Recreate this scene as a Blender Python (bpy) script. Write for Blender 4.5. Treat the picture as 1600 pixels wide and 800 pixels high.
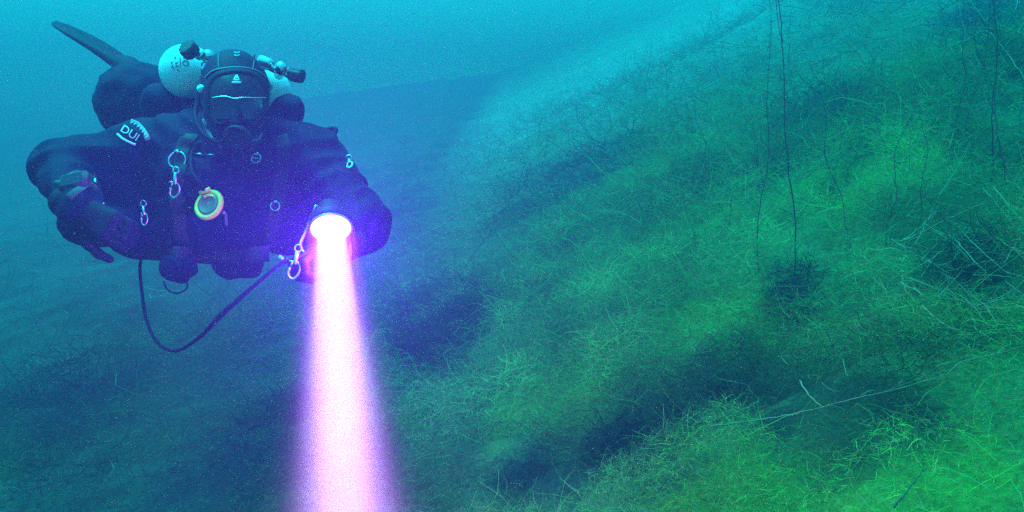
import bpy, bmesh, math, random
import numpy as np
from mathutils import Vector, Matrix
from mathutils.bvhtree import BVHTree

# ------------------------------------------------------------------ camera, world, sun, exposure
for o in list(bpy.data.objects):
    bpy.data.objects.remove(o, do_unlink=True)
scene = bpy.context.scene
COL = scene.collection
FPX = 1142.0                       # focal length in photo pixels (photo is 1600 x 800)
PITCH = math.radians(10.0)         # camera looks 10 degrees down
cam_d = bpy.data.cameras.new('camera')
cam_d.sensor_width = 36.0
cam_d.lens = 36.0 * FPX / 1600.0
cam_d.clip_start = 0.05
cam_d.clip_end = 500.0
cam = bpy.data.objects.new('camera', cam_d)
cam.location = (0, 0, 0)
cam.rotation_euler = (math.radians(90) - PITCH, 0, 0)
COL.objects.link(cam)
scene.camera = cam

SUN_EL, SUN_AZ = math.radians(73), math.radians(-62)   # azimuth measured from +Y towards +X
WATER_TINT = (0.006, 0.88, 1.0)    # daylight after some metres of water above
world = bpy.data.worlds.new('World')
scene.world = world
world.use_nodes = True
wn = world.node_tree
bg = wn.nodes['Background']
sky = wn.nodes.new('ShaderNodeTexSky')
sky.sky_type = 'NISHITA'
sky.sun_disc = False
sky.sun_elevation = SUN_EL
sky.sun_rotation = SUN_AZ
tint = wn.nodes.new('ShaderNodeMix')
tint.data_type = 'RGBA'
tint.blend_type = 'MULTIPLY'
tint.inputs['Factor'].default_value = 1.0
tint.inputs['B'].default_value = (*WATER_TINT, 1)
wn.links.new(sky.outputs['Color'], tint.inputs['A'])
wn.links.new(tint.outputs['Result'], bg.inputs['Color'])
bg.inputs['Strength'].default_value = 0.14

sun_d = bpy.data.lights.new('sun', 'SUN')
sun_d.energy = 4.0
sun_d.angle = math.radians(35)
sun_d.color = WATER_TINT
sun = bpy.data.objects.new('sun', sun_d)
sdir = Vector((math.sin(SUN_AZ) * math.cos(SUN_EL), math.cos(SUN_AZ) * math.cos(SUN_EL), math.sin(SUN_EL)))
sun.rotation_euler = (-sdir).to_track_quat('-Z', 'Y').to_euler()
sun.location = (0, 0, 30)
COL.objects.link(sun)

scene.view_settings.view_transform = 'Standard'
scene.view_settings.look = 'None'
scene.view_settings.gamma = 1.0
scene.view_settings.exposure = 1.92
scene.view_settings.use_curve_mapping = False
cy = scene.cycles
cy.max_bounces = 4
cy.diffuse_bounces = 2
cy.glossy_bounces = 2
cy.transmission_bounces = 2
cy.volume_bounces = 0
cy.light_sampling_threshold = 0.0
cy.transparent_max_bounces = 4
cy.use_denoising = False
cy.sample_clamp_indirect = 0.4
cy.sample_clamp_direct = 2.0

# ------------------------------------------------------------------ helpers
CT, ST = math.cos(PITCH), math.sin(PITCH)
rng = np.random.default_rng(7)
random.seed(7)


def C(r, u, f):
    """camera frame (right, up, forward) -> world"""
    return Vector((r, f * CT + u * ST, -f * ST + u * CT))


def P(px, py, d):
    return C((px - 800) / FPX * d, (400 - py) / FPX * d, d)


def V(*a):
    return np.array(a, dtype=float)


def tag(o, label=None, cat=None, group=None, kind=None):
    if label: o['label'] = label
    if cat: o['category'] = cat
    if group: o['group'] = group
    if kind: o['kind'] = kind
    return o


def empty(name, loc, label, cat, group=None):
    o = bpy.data.objects.new(name, None)
    o.empty_display_size = 0.05
    o.location = loc
    COL.objects.link(o)
    return tag(o, label, cat, group)


def link_mesh(name, me, material, parent=None, smooth=True):
    o = bpy.data.objects.new(name, me)
    if material: me.materials.append(material)
    if smooth and len(me.polygons):
        me.polygons.foreach_set('use_smooth', [True] * len(me.polygons))
    COL.objects.link(o)
    if parent:
        o.parent = parent
        if parent.parent is None and parent.type == 'EMPTY':
            o.matrix_parent_inverse = Matrix.Translation(parent.location).inverted()
    return o


def from_bm(name, bm, material, parent=None, smooth=True):
    me = bpy.data.meshes.new(name)
    bmesh.ops.recalc_face_normals(bm, faces=bm.faces)
    bm.to_mesh(me); bm.free()
    return link_mesh(name, me, material, parent, smooth)


def np_mesh(name, verts, quads):
    me = bpy.data.meshes.new(name)
    verts = np.asarray(verts, dtype=np.float32); quads = np.asarray(quads, dtype=np.int32)
    k = quads.shape[1]
    me.vertices.add(len(verts)); me.vertices.foreach_set('co', verts.ravel())
    me.loops.add(quads.size); me.loops.foreach_set('vertex_index', quads.ravel())
    me.polygons.add(len(quads))
    me.polygons.foreach_set('loop_start', np.arange(0, quads.size, k, dtype=np.int32))
    me.update(calc_edges=True)
    me.validate()
    return me


def basis(axis, up=Vector((0, 0, 1))):
    z = Vector(axis).normalized()
    if abs(z.dot(up)) > 0.97: up = Vector((0, 1, 0))
    x = up.cross(z).normalized(); y = z.cross(x)
    return x, y, z


def lathe(bm, center, axis, prof, n=28, up=Vector((0, 0, 1))):
    """prof: list of (radius, distance along axis)"""
    x, y, z = basis(axis, up)
    c = Vector(center); rings = []
    for r, h in prof:
        if r < 1e-6:
            rings.append([bm.verts.new(c + z * h)])
        else:
            rings.append([bm.verts.new(c + z * h + x * (r * math.cos(2 * math.pi * i / n)) + y * (r * math.sin(2 * math.pi * i / n))) for i in range(n)])
    for a, b in zip(rings, rings[1:]):
        for i in range(n):
            j = (i + 1) % n
            if len(a) == 1 and len(b) == 1: continue
            if len(a) == 1: bm.faces.new((a[0], b[i], b[j]))
            elif len(b) == 1: bm.faces.new((a[i], a[j], b[0]))
            else: bm.faces.new((a[i], a[j], b[j], b[i]))


def catmull(pts, m=6):
    pts = [Vector(p) for p in pts]
    if len(pts) < 3:
        return [pts[0].lerp(pts[-1], i / m) for i in range(m + 1)]
    q = [pts[0] * 2 - pts[1]] + pts + [pts[-1] * 2 - pts[-2]]
    out = []
    for i in range(1, len(q) - 2):
        a, b, c, d = q[i - 1:i + 3]
        for s in range(m):
            t = s / m
            out.append(0.5 * ((2 * b) + (c - a) * t + (2 * a - 5 * b + 4 * c - d) * t * t + (3 * b - a - 3 * c + d) * t ** 3))
    out.append(pts[-1])
    return out


def tube(bm, pts, rad, n=8, close=False, flat=1.0, flatdir=None):
    """swept tube; rad scalar or list; flat<1 squashes it along flatdir"""
    pts = [Vector(p) for p in pts]; L = len(pts)
    rr = rad if isinstance(rad, (list, tuple)) else [rad] * L
    rings = []; prev = None
    for i, p in enumerate(pts):
        if close: t = (pts[(i + 1) % L] - pts[i - 1]).normalized()
        else: t = (pts[min(i + 1, L - 1)] - pts[max(i - 1, 0)]).normalized()
        if flatdir is not None:
            y = Vector(flatdir); y = (y - t * y.dot(t)).normalized(); x = y.cross(t)
        else:
            if prev is None: x, _, _ = basis(t)
            else: x = (prev - t * prev.dot(t)).normalized()
            y = t.cross(x); prev = x
        rings.append([bm.verts.new(p + x * (rr[i] * math.cos(2 * math.pi * k / n)) + y * (rr[i] * flat * math.sin(2 * math.pi * k / n))) for k in range(n)])
    rng_ = range(L) if close else range(L - 1)
    for i in rng_:
        a, b = rings[i], rings[(i + 1) % L]
        for k in range(n):
            bm.faces.new((a[k], a[(k + 1) % n], b[(k + 1) % n], b[k]))
    if not close:
        bm.faces.new(rings[0][::-1]); bm.faces.new(rings[-1])


def ring_pts(center, axis, r, n=28, ry=None):
    x, y, _ = basis(axis); c = Vector(center); ry = ry or r
    return [c + x * (r * math.cos(2 * math.pi * i / n)) + y * (ry * math.sin(2 * math.pi * i / n)) for i in range(n)]


# ---- signed distance modelling + surface nets
def sd_capsule(p, a, b, r1, r2):
    a = np.array(a); b = np.array(b); ba = b - a
    t = np.clip(((p - a) @ ba) / (ba @ ba), 0, 1)
    return np.linalg.norm(p - a - t[..., None] * ba, axis=-1) - (r1 + (r2 - r1) * t)


def sd_ellipsoid(p, c, rad, rot=None):
    q = p - np.array(c)
    if rot is not None: q = q @ np.array(rot)       # columns of rot = axes
    k = np.linalg.norm(q / np.array(rad), axis=-1)
    return (k - 1.0) * min(rad) * 0.5 + (k - 1.0) * max(rad) * 0.5


def smin(a, b, k):
    h = np.clip(0.5 + 0.5 * (b - a) / k, 0, 1)
    return b + (a - b) * h - k * h * (1 - h)


def sdf_eval(p, prims):
    F = None
    for pr in prims:
        if pr[0] == 'c': d = sd_capsule(p, *pr[1:5])
        else: d = sd_ellipsoid(p, *pr[1:4])
        k = pr[5] if pr[0] == 'c' else pr[4]
        if F is None: F = d
        elif k < 0: F = -smin(-F, d, -k)            # negative k: subtract
        else: F = smin(F, d, k)
    return F


def surface_nets(prims, lo, hi, h, extra=None):
    lo = np.array(lo); n = np.ceil((np.array(hi) - lo) / h).astype(int) + 1
    ax = [lo[i] + h * np.arange(n[i]) for i in range(3)]
    F = np.empty(n, dtype=np.float32)
    yy, zz = np.meshgrid(ax[1], ax[2], indexing='ij')
    for i in range(0, n[0], 16):
        xs = ax[0][i:i + 16]
        p = np.empty((len(xs), n[1], n[2], 3))
        p[..., 0] = xs[:, None, None]; p[..., 1] = yy; p[..., 2] = zz
        f = sdf_eval(p, prims)
        if extra is not None: f = f + extra(p)
        F[i:i + 16] = f
    S = F < 0
    cells = np.zeros(n - 1, dtype=np.int8)
    for dx in (0, 1):
        for dy in (0, 1):
            for dz in (0, 1):
                cells += S[dx:n[0] - 1 + dx, dy:n[1] - 1 + dy, dz:n[2] - 1 + dz]
    act = (cells > 0) & (cells < 8)
    idx = np.full(n - 1, -1, dtype=np.int32)
    ci = np.argwhere(act); idx[act] = np.arange(len(ci))
    acc = np.zeros((len(ci), 3)); cnt = np.zeros(len(ci))
    corners = [(a, b, c) for a in (0, 1) for b in (0, 1) for c in (0, 1)]
    for c0 in corners:
        for axs in range(3):
            if c0[axs] == 1: continue
            c1 = list(c0); c1[axs] = 1
            f0 = F[tuple((ci + c0).T)]; f1 = F[tuple((ci + c1).T)]
            m = (f0 < 0) != (f1 < 0)
            t = np.where(m, f0 / np.where(m, f0 - f1, 1), 0)
            q = np.repeat(np.array([c0], dtype=float), len(ci), 0); q[:, axs] = t
            acc[m] += q[m]; cnt[m] += 1
    verts = lo + h * (ci + acc / cnt[:, None])
    quads = []
    for axs in range(3):
        o1, o2 = (axs + 1) % 3, (axs + 2) % 3
        s0 = [slice(None)] * 3; s1 = [slice(None)] * 3
        s0[axs] = slice(0, -1); s1[axs] = slice(1, None)
        A, B = S[tuple(s0)], S[tuple(s1)]
        e = np.argwhere(A != B)
        e = e[(e[:, o1] > 0) & (e[:, o2] > 0) & (e[:, o1] < n[o1] - 1) & (e[:, o2] < n[o2] - 1)]
        flip = B[tuple(e.T)]
        u = np.zeros(3, int); v = np.zeros(3, int); u[o1] = 1; v[o2] = 1
        q = np.stack([idx[tuple((e - u - v).T)], idx[tuple((e - v).T)], idx[tuple(e.T)], idx[tuple((e - u).T)]], 1)
        q[flip] = q[flip][:, ::-1]
        quads.append(q)
    return verts, np.concatenate(quads)


def sdf_object(name, prims, h, material, parent, extra=None, pad=0.06):
    pts = []
    for pr in prims:
        if pr[0] == 'c':
            for c, r in ((pr[1], pr[3]), (pr[2], pr[4])):
                pts += [np.array(c) - r, np.array(c) + r]
        else:
            pts += [np.array(pr[1]) - max(pr[2]), np.array(pr[1]) + max(pr[2])]
    pts = np.array(pts)
    v, q = surface_nets(prims, pts.min(0) - pad, pts.max(0) + pad, h, extra)
    return link_mesh(name, np_mesh(name, v, q), material, parent)


# ---- materials
def mat(name, color, rough=0.6, metal=0.0, bump=0.0, scale=60.0, vary=0.0, spec=0.5):
    m = bpy.data.materials.new(name); m.use_nodes = True
    nt = m.node_tree; b = nt.nodes['Principled BSDF']
    b.inputs['Base Color'].default_value = (*color, 1)
    b.inputs['Roughness'].default_value = rough
    b.inputs['Metallic'].default_value = metal
    b.inputs['Specular IOR Level'].default_value = spec
    tc = nt.nodes.new('ShaderNodeNewGeometry')
    nz = nt.nodes.new('ShaderNodeTexNoise'); nz.inputs['Scale'].default_value = scale
    nz.inputs['Detail'].default_value = 4
    nt.links.new(tc.outputs['Position'], nz.inputs['Vector'])
    if vary > 0:
        cr = nt.nodes.new('ShaderNodeMix'); cr.data_type = 'RGBA'
        cr.inputs['A'].default_value = (*[c * (1 - vary) for c in color], 1)
        cr.inputs['B'].default_value = (*[min(1, c * (1 + vary)) for c in color], 1)
        nt.links.new(nz.outputs['Fac'], cr.inputs['Factor'])
        nt.links.new(cr.outputs['Result'], b.inputs['Base Color'])
    if bump > 0:
        bp = nt.nodes.new('ShaderNodeBump'); bp.inputs['Strength'].default_value = bump
        bp.inputs['Distance'].default_value = 0.004
        nt.links.new(nz.outputs['Fac'], bp.inputs['Height'])
        nt.links.new(bp.outputs['Normal'], b.inputs['Normal'])
    return m


M = {
    'suit': mat('drysuit_fabric', (0.003, 0.004, 0.03), 0.8, bump=0.5, scale=90, vary=0.5, spec=0.15),
    'neoprene': mat('black_neoprene', (0.006, 0.008, 0.035), 0.7, bump=0.3, scale=160, vary=0.4, spec=0.2),
    'seam': mat('seam_tape', (0.10, 0.11, 0.13), 0.6),
    'rubber': mat('black_rubber', (0.008, 0.009, 0.02), 0.7, vary=0.3, spec=0.12),
    'webbing': mat('webbing', (0.016, 0.016, 0.02), 0.8, bump=0.4, scale=300),
    'plastic': mat('black_plastic', (0.012, 0.012, 0.02), 0.55, spec=0.2),
    'knob': mat('valve_knob_rubber', (0.03, 0.035, 0.05), 0.7),
    'glass': mat('mask_glass', (0.006, 0.008, 0.012), 0.08, spec=0.6),
    'tank': mat('white_tank_paint', (0.88, 0.88, 0.84), 0.35, vary=0.12, scale=14),
    'chrome': mat('chrome', (0.85, 0.85, 0.85), 0.18, metal=1.0),
    'steel': mat('stainless_steel', (0.75, 0.75, 0.75), 0.3, metal=1.0),
    'yellow': mat('yellow_rubber', (0.50, 0.62, 0.05), 0.5, vary=0.25, scale=40),
    'grey': mat('grey_plastic', (0.24, 0.25, 0.27), 0.5),
    'dimgrey': mat('dark_grey_rubber', (0.05, 0.055, 0.065), 0.6, spec=0.2),
    'print': mat('white_print', (0.75, 0.76, 0.76), 0.6),
    'patch': mat('faded_print', (0.30, 0.32, 0.34), 0.7),
    'ink': mat('tank_ink', (0.05, 0.10, 0.11), 0.6),
    'bark': mat('pale_dead_twig', (0.22, 0.155, 0.075), 0.9, bump=0.5, scale=50, vary=0.3),
    'stalk': mat('dark_stalk', (0.045, 0.05, 0.035), 0.9, bump=0.4, scale=60, vary=0.4),
}

# ------------------------------------------------------------------ the lakebed
def vnoise(x, y, seed=0):
    """cheap smooth value noise on numpy arrays"""
    xi = np.floor(x).astype(np.int64); yi = np.floor(y).astype(np.int64)
    fx = x - xi; fy = y - yi
    fx = fx * fx * (3 - 2 * fx); fy = fy * fy * (3 - 2 * fy)

    def hsh(a, b):
        n = (a * 374761393 + b * 668265263 + seed * 974711) & 0x7fffffff
        n = ((n ^ (n >> 13)) * 1274126177) & 0x7fffffff
        return ((n ^ (n >> 16)) & 0xffff) / 65535.0
    return (hsh(xi, yi) * (1 - fx) + hsh(xi + 1, yi) * fx) * (1 - fy) + (hsh(xi, yi + 1) * (1 - fx) + hsh(xi + 1, yi + 1) * fx) * fy


def fbm(x, y, oct=4, seed=0):
    s = 0; a = 0.5
    for i in range(oct):
        s = s + a * (vnoise(x, y, seed + i) - 0.5); x = x * 2.03 + 11.3; y = y * 2.03 + 5.7; a *= 0.5
    return s


def domes_noise(x, y, cell, seed):
    """field of rounded cushions on a jittered grid"""
    xs, ys = x / cell, y / cell
    xi = np.floor(xs).astype(np.int64); yi = np.floor(ys).astype(np.int64)
    best = np.zeros_like(xs)
    for i in (-1, 0, 1):
        for j in (-1, 0, 1):
            a = xi + i; b_ = yi + j

            def h(k):
                n = (a * 73856093 + b_ * 19349663 + (seed + k) * 83492791) & 0x7fffffff
                n = ((n ^ (n >> 13)) * 1274126177) & 0x7fffffff
                return ((n ^ (n >> 15)) & 0xffff) / 65535.0
            r = 0.45 + 0.55 * h(2)
            d2 = ((xs - a - h(0)) ** 2 + (ys - b_ - h(1)) ** 2) / (r * r)
            best = np.maximum(best, np.sqrt(np.clip(1 - d2, 0, 1)) * (0.35 + 0.65 * h(3)))
    return best


def fluff(x, y):
    x = np.asarray(x, float); y = np.asarray(y, float)
    u = x + 0.12 * fbm(x * 2.5, y * 2.5, 2, 61); v = y + 0.12 * fbm(x * 2.5 + 9, y * 2.5, 2, 62)
    return 0.17 * domes_noise(u, v * 0.75, 0.55, 5) + 0.10 * domes_noise(u, v, 0.24, 6) + 0.045 * domes_noise(u, v, 0.11, 7)


def base_height(x, y):
    x = np.asarray(x, float); y = np.asarray(y, float)
    z = -1.48 + 0.13 * x + 0.36 * (np.logaddexp(0, (x + 0.35) * 2.5) / 2.5 - 0.14)
    z = z + 0.10 * np.logaddexp(0, (y - 3) * 1.5) / 1.5
    top = 6.0
    z = top - np.logaddexp(0, (top - z) * 2.2) / 2.2        # flattens at the top of the bank
    return z


def ray_ground(px, py, hf):
    d0 = P(px, py, 1.0)
    t = np.geomspace(0.5, 40, 700)
    for _ in range(2):
        x, y, z = d0.x * t, d0.y * t, d0.z * t
        below = z < hf(x, y)
        if not below.any(): return None
        i = int(np.argmax(below))
        t = np.linspace(t[max(i - 1, 0)], t[i], 24)
    return Vector((x[i], y[i], z[i]))


# mounds (+) and hollows (-) read off the photograph: pixel, height, half-length, half-width, direction (degrees)
MOUNDS = [
    (1260, 700, 0.17, 0.50, 0.26, 25), (1280, 575, -0.24, 0.55, 0.15, 12), (1150, 470, 0.16, 0.6, 0.25, 30),
    (930, 690, -0.20, 0.45, 0.13, 30), (900, 560, 0.14, 0.6, 0.20, 40), (700, 480, -0.18, 0.5, 0.22, 45),
    (1000, 380, 0.20, 0.7, 0.3, 35), (880, 280, -0.12, 0.9, 0.35, 40), (1320, 260, 0.15, 1.0, 0.5, 30),
    (1520, 420, -0.20, 0.4, 0.25, 20), (1530, 240, 0.25, 0.7, 0.35, 20),
    (1545, 35, -0.7, 1.3, 0.6, 20), (330, 650, 0.25, 0.9, 0.3, 40), (420, 620, -0.3, 0.8, 0.3, 40), (180, 640, 0.3, 1.0, 0.35, 40),
    (80, 720, -0.2, 0.6, 0.25, 40), (620, 640, 0.12, 0.5, 0.25, 40), (1200, 60, 0.5, 2.0, 0.8, 30),
]
MW = []
for px, py, a, sl, sw, ang in MOUNDS:
    g = ray_ground(px, py, base_height)
    if g is not None: MW.append((g.x, g.y, a, sl, sw, math.radians(ang)))


def height(x, y):
    x = np.asarray(x, float); y = np.asarray(y, float)
    z = base_height(x, y)
    for gx, gy, a, sl, sw, an in MW:
        dx, dy = x - gx, y - gy
        u = dx * math.cos(an) + dy * math.sin(an); v = -dx * math.sin(an) + dy * math.cos(an)
        z = z + 0.45 * a * np.exp(-(u / sl) ** 2 - (v / sw) ** 2)
    z = z + 0.45 * fluff(x, y)
    z = z + 0.26 * fbm(x * 0.9 + 3, y * 0.9, 3, 3) + 0.10 * fbm(x * 3.1, y * 3.1 + 7, 3, 9)
    far = np.clip((np.hypot(x, y) - 7) / 8, 0, 1)
    z = z + far * 0.8 * fbm(x * 0.33 + 9, y * 0.33, 3, 21)
    return z


def canopy(x, y):
    return height(x, y) + 0.62 * fluff(x, y) + 0.015


def stretch(n, lo, hi, c, dens):
    """grid coordinate packed around c"""
    t = np.linspace(np.arcsinh((lo - c) / dens), np.arcsinh((hi - c) / dens), n)
    return c + dens * np.sinh(t)


gx = stretch(420, -66, 66, 0.4, 2.5); gy = stretch(420, -20, 66, 2.5, 2.5)
GX, GY = np.meshgrid(gx, gy, indexing='ij')
GZ = height(GX, GY)
nv = np.arange(420 * 420).reshape(420, 420)
q = np.stack([nv[:-1, :-1], nv[1:, :-1], nv[1:, 1:], nv[:-1, 1:]], -1).reshape(-1, 4)
mg = bpy.data.materials.new('silty_algae_mat'); mg.use_nodes = True
nt = mg.node_tree; b = nt.nodes['Principled BSDF']; b.inputs['Roughness'].default_value = 0.95
b.inputs['Specular IOR Level'].default_value = 0.1
geo = nt.nodes.new('ShaderNodeNewGeometry')
n2 = nt.nodes.new('ShaderNodeTexNoise'); n2.inputs['Scale'].default_value = 45; n2.inputs['Detail'].default_value = 6
for n_ in (n2,): nt.links.new(geo.outputs['Position'], n_.inputs['Vector'])
mx = nt.nodes.new('ShaderNodeMix'); mx.data_type = 'RGBA'; mx.blend_type = 'MULTIPLY'; mx.inputs['Factor'].default_value = 0.6
ag = nt.nodes.new('ShaderNodeAttribute'); ag.attribute_name = 'tone'; nt.links.new(ag.outputs['Color'], mx.inputs['A'])
r2 = nt.nodes.new('ShaderNodeValToRGB'); r2.color_ramp.elements[0].position = 0.35; r2.color_ramp.elements[0].color = (0.35, 0.4, 0.4, 1)
r2.color_ramp.elements[1].position = 0.65
nt.links.new(n2.outputs['Fac'], r2.inputs['Fac']); nt.links.new(r2.outputs['Color'], mx.inputs['B'])
nt.links.new(mx.outputs['Result'], b.inputs['Base Color'])
bp = nt.nodes.new('ShaderNodeBump'); bp.inputs['Strength'].default_value = 1.0; bp.inputs['Distance'].default_value = 0.02
nt.links.new(n2.outputs['Fac'], bp.inputs['Height']); nt.links.new(bp.outputs['Normal'], b.inputs['Normal'])

# ------------------------------------------------------------------ filament algae over the lakebed (uncountable)
ma = bpy.data.materials.new('filament_algae'); ma.use_nodes = True
nt = ma.node_tree; nt.nodes.remove(nt.nodes['Principled BSDF'])
at = nt.nodes.new('ShaderNodeAttribute'); at.attribute_name = 'tone'
df = nt.nodes.new('ShaderNodeBsdfDiffuse'); tl = nt.nodes.new('ShaderNodeBsdfTranslucent'); ms = nt.nodes.new('ShaderNodeMixShader')
ms.inputs[0].default_value = 0.4
for s_ in (df, tl): nt.links.new(at.outputs['Color'], s_.inputs['Color'])
nt.links.new(df.outputs[0], ms.inputs[1]); nt.links.new(tl.outputs[0], ms.inputs[2])
nt.links.new(ms.outputs[0], nt.nodes['Material Output'].inputs['Surface'])

# patches of bright algae and of hollow shade painted as dark colour: where they lie in the photograph (centre, half-axes, turn)
GREEN_PATCH = [(1260, 735, 240, 55, -8), (1150, 475, 150, 35, -15), (1330, 270, 120, 40, -15), (1090, 335, 80, 28, -20), (850, 600, 110, 40, -25), (1480, 690, 110, 60, -10)]
SHADE_PATCH = [(1270, 588, 215, 48, -3), (930, 696, 180, 34, -18), (680, 490, 90, 34, -28), (1530, 430, 80, 50, 0), (1550, 30, 70, 40, 0), (880, 268, 130, 24, -25), (1290, 160, 100, 26, -15),
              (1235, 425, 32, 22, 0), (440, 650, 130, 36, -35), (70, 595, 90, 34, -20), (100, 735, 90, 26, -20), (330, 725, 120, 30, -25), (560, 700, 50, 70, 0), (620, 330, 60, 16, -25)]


def patch_points(patches):
    out = []
    for cx_, cy0, rx, ry, rot in patches:
        ca, sa = math.cos(math.radians(rot)), math.sin(math.radians(rot))
        n = 46
        for k in range(n):
            rr_ = math.sqrt((k + .5) / n); t = k * 2.39996
            a_, b_ = rr_ * rx * math.cos(t), rr_ * ry * math.sin(t)
            g = ray_ground(cx_ + a_ * ca - b_ * sa, cy0 + a_ * sa + b_ * ca, canopy)
            if g is not None:
                sp = 1.25 * math.sqrt(rx * ry * math.pi / n) / FPX * g.y
                out.append((g.x, g.y, max(sp, 0.035)))
    return np.array(out)


def patch_mask(x, y, pts):
    shp = np.shape(x); x = np.ravel(x); y = np.ravel(y)
    wx = x + 0.07 * fbm(x * 5, y * 5, 2, 77); wy = y + 0.07 * fbm(x * 5 + 5, y * 5, 2, 78)
    w = np.zeros_like(x)
    for a_, b_, sp in pts:
        m = (np.abs(wx - a_) < 2.6 * sp) & (np.abs(wy - b_) < 3.6 * sp)
        w[m] += np.exp(-((wx[m] - a_) / sp) ** 2 - ((wy[m] - b_) / (1.4 * sp)) ** 2)
    return (1 - np.exp(-1.3 * w)).reshape(shp)


GP = patch_points(GREEN_PATCH); DP = patch_points(SHADE_PATCH)


def hollow_shade(x, y):  # strength of the shade painted into the hollows
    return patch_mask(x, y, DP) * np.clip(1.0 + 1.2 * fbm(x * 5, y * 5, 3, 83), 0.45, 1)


def filaments(name, N, r0, r1, power, K, length, width, rise):
    u = rng.random(N * 3)
    e1 = 2 - power                                        # area density ~ r^-power
    r = (r0 ** e1 + u * (r1 ** e1 - r0 ** e1)) ** (1 / e1)
    th = np.radians(rng.uniform(-52, 52, N * 3))
    x, y = r * np.sin(th), r * np.cos(th)
    dens = fbm(x * 2.3 + 40, y * 2.3, 3, 31) + 0.6 * fbm(x * 9, y * 9 + 3, 2, 37)
    keep = rng.random(N * 3) < np.clip(0.45 + 1.6 * dens, 0.06, 1) * np.clip((x + 1.3) / 1.4, 0.22, 1) * np.clip((22 - r) / 10, 0, 1)
    x, y, r, dens = [a_[keep][:N] for a_ in (x, y, r, dens)]
    n = len(x)
    green = green_zone(x, y)
    size = np.clip(r / 2.4, 0.7, 2.6) * rng.uniform(0.5, 1.5, n)
    lift = rise * np.clip(0.6 + 2.2 * dens, 0.15, 1.6)
    pos = np.stack([x, y, height(x, y) + (0.8 * fluff(x, y) + 0.5 * lift) * rng.random(n) ** 0.6], 1)
    d = rng.normal(size=(n, 3)); d[:, 2] = np.abs(d[:, 2]) * 0.4 + 0.05
    d /= np.linalg.norm(d, axis=1, keepdims=True)
    ax = rng.normal(size=(n, 3)); ax /= np.linalg.norm(ax, axis=1, keepdims=True)
    curl = rng.uniform(-1.1, 1.1, n)[:, None]
    size = size * np.where(rng.random(n) < 0.13, 2.6, 1.0)
    seg = (length * size / (K - 1))[:, None]
    side = np.cross(d, ax); side /= np.linalg.norm(side, axis=1, keepdims=True) + 1e-9
    w = (width * np.clip(r / 2.4, 0.75, 3.0) * rng.uniform(0.6, 1.4, n))[:, None]
    vs = np.empty((n, K, 2, 3))
    for k in range(K):
        ww = w * (1.0 if k < K - 1 else 0.25)
        vs[:, k, 0] = pos - side * ww * 0.5; vs[:, k, 1] = pos + side * ww * 0.5
        d = d + np.cross(ax, d) * curl + rng.normal(size=(n, 3)) * 0.22
        d /= np.linalg.norm(d, axis=1, keepdims=True)
        pos = pos + d * seg
    ids = np.arange(n * K * 2).reshape(n, K, 2)
    qd = np.stack([ids[:, :-1, 0], ids[:, :-1, 1], ids[:, 1:, 1], ids[:, 1:, 0]], -1).reshape(-1, 4)
    me = np_mesh(name, vs.reshape(-1, 3), qd)
    g = (green * np.clip(1.2 - 0.13 * r, 0.5, 1))[:, None]
    colr = (1 - g) * np.array([0.15, 0.23, 0.07]) + g * np.array([0.20, 0.37, 0.055])
    fade = np.clip((r - 8) / 9, 0, 1)[:, None]              # far growth paled in colour to imitate haze
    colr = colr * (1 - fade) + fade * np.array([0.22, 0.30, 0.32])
    dk = hollow_shade(x, y)[:, None]
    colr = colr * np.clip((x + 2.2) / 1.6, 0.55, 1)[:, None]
    colr = colr * (1 - dk) + dk * np.array([0.018, 0.023, 0.022])  # hollow shade put into the filament colour
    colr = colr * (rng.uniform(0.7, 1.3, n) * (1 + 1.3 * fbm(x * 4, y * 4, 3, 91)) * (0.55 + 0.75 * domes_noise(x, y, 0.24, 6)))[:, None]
    straw = rng.random(n) < 0.05 * np.clip(x + 1, 0.15, 1) * (1 - 0.85 * dk[:, 0])
    colr[straw] = np.array([0.32, 0.34, 0.16]) * rng.uniform(0.6, 1.3, straw.sum())[:, None]
    c4 = np.ones((n, K * 2, 4)); c4[:, :, :3] = colr[:, None, :]
    a_ = me.color_attributes.new('tone', 'FLOAT_COLOR', 'POINT')
    a_.data.foreach_set('color', c4.astype(np.float32).ravel())
    return link_mesh(name, me, ma, None, smooth=False)


me = np_mesh('lakebed', np.stack([GX, GY, GZ], -1).reshape(-1, 3), q)

def green_zone(x, y):
    g = patch_mask(x, y, GP) + 1.3 * fbm(x * 0.8, y * 0.8 + 2, 3, 51) + 0.12
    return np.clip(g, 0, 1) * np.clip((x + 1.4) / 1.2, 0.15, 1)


fx, fy = GX.ravel(), GY.ravel()
g_ = green_zone(fx, fy)[:, None]; dk_ = hollow_shade(fx, fy)[:, None]
tone = (1 - g_) * np.array([0.07, 0.10, 0.04]) + g_ * np.array([0.09, 0.18, 0.025])
tone = tone * (1 - dk_) + dk_ * np.array([0.014, 0.019, 0.016])  # same painted shade on the bed beneath
silt = np.clip((np.hypot(fx, fy) - 7) / 8, 0, 1)[:, None]            # painted haze: far bed paled to merge with the water
tone = tone * (1 - silt) + silt * np.array([0.24, 0.32, 0.36])  # silt here is the painted haze, blended into the bed colour
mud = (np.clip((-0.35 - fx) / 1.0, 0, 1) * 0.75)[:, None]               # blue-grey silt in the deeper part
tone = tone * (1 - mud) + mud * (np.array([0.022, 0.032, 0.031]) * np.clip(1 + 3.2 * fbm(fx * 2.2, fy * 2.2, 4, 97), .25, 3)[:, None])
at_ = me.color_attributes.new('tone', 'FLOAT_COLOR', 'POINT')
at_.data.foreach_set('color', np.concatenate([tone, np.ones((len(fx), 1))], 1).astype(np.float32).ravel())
tag(link_mesh('lakebed', me, mg), kind='structure')
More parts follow.
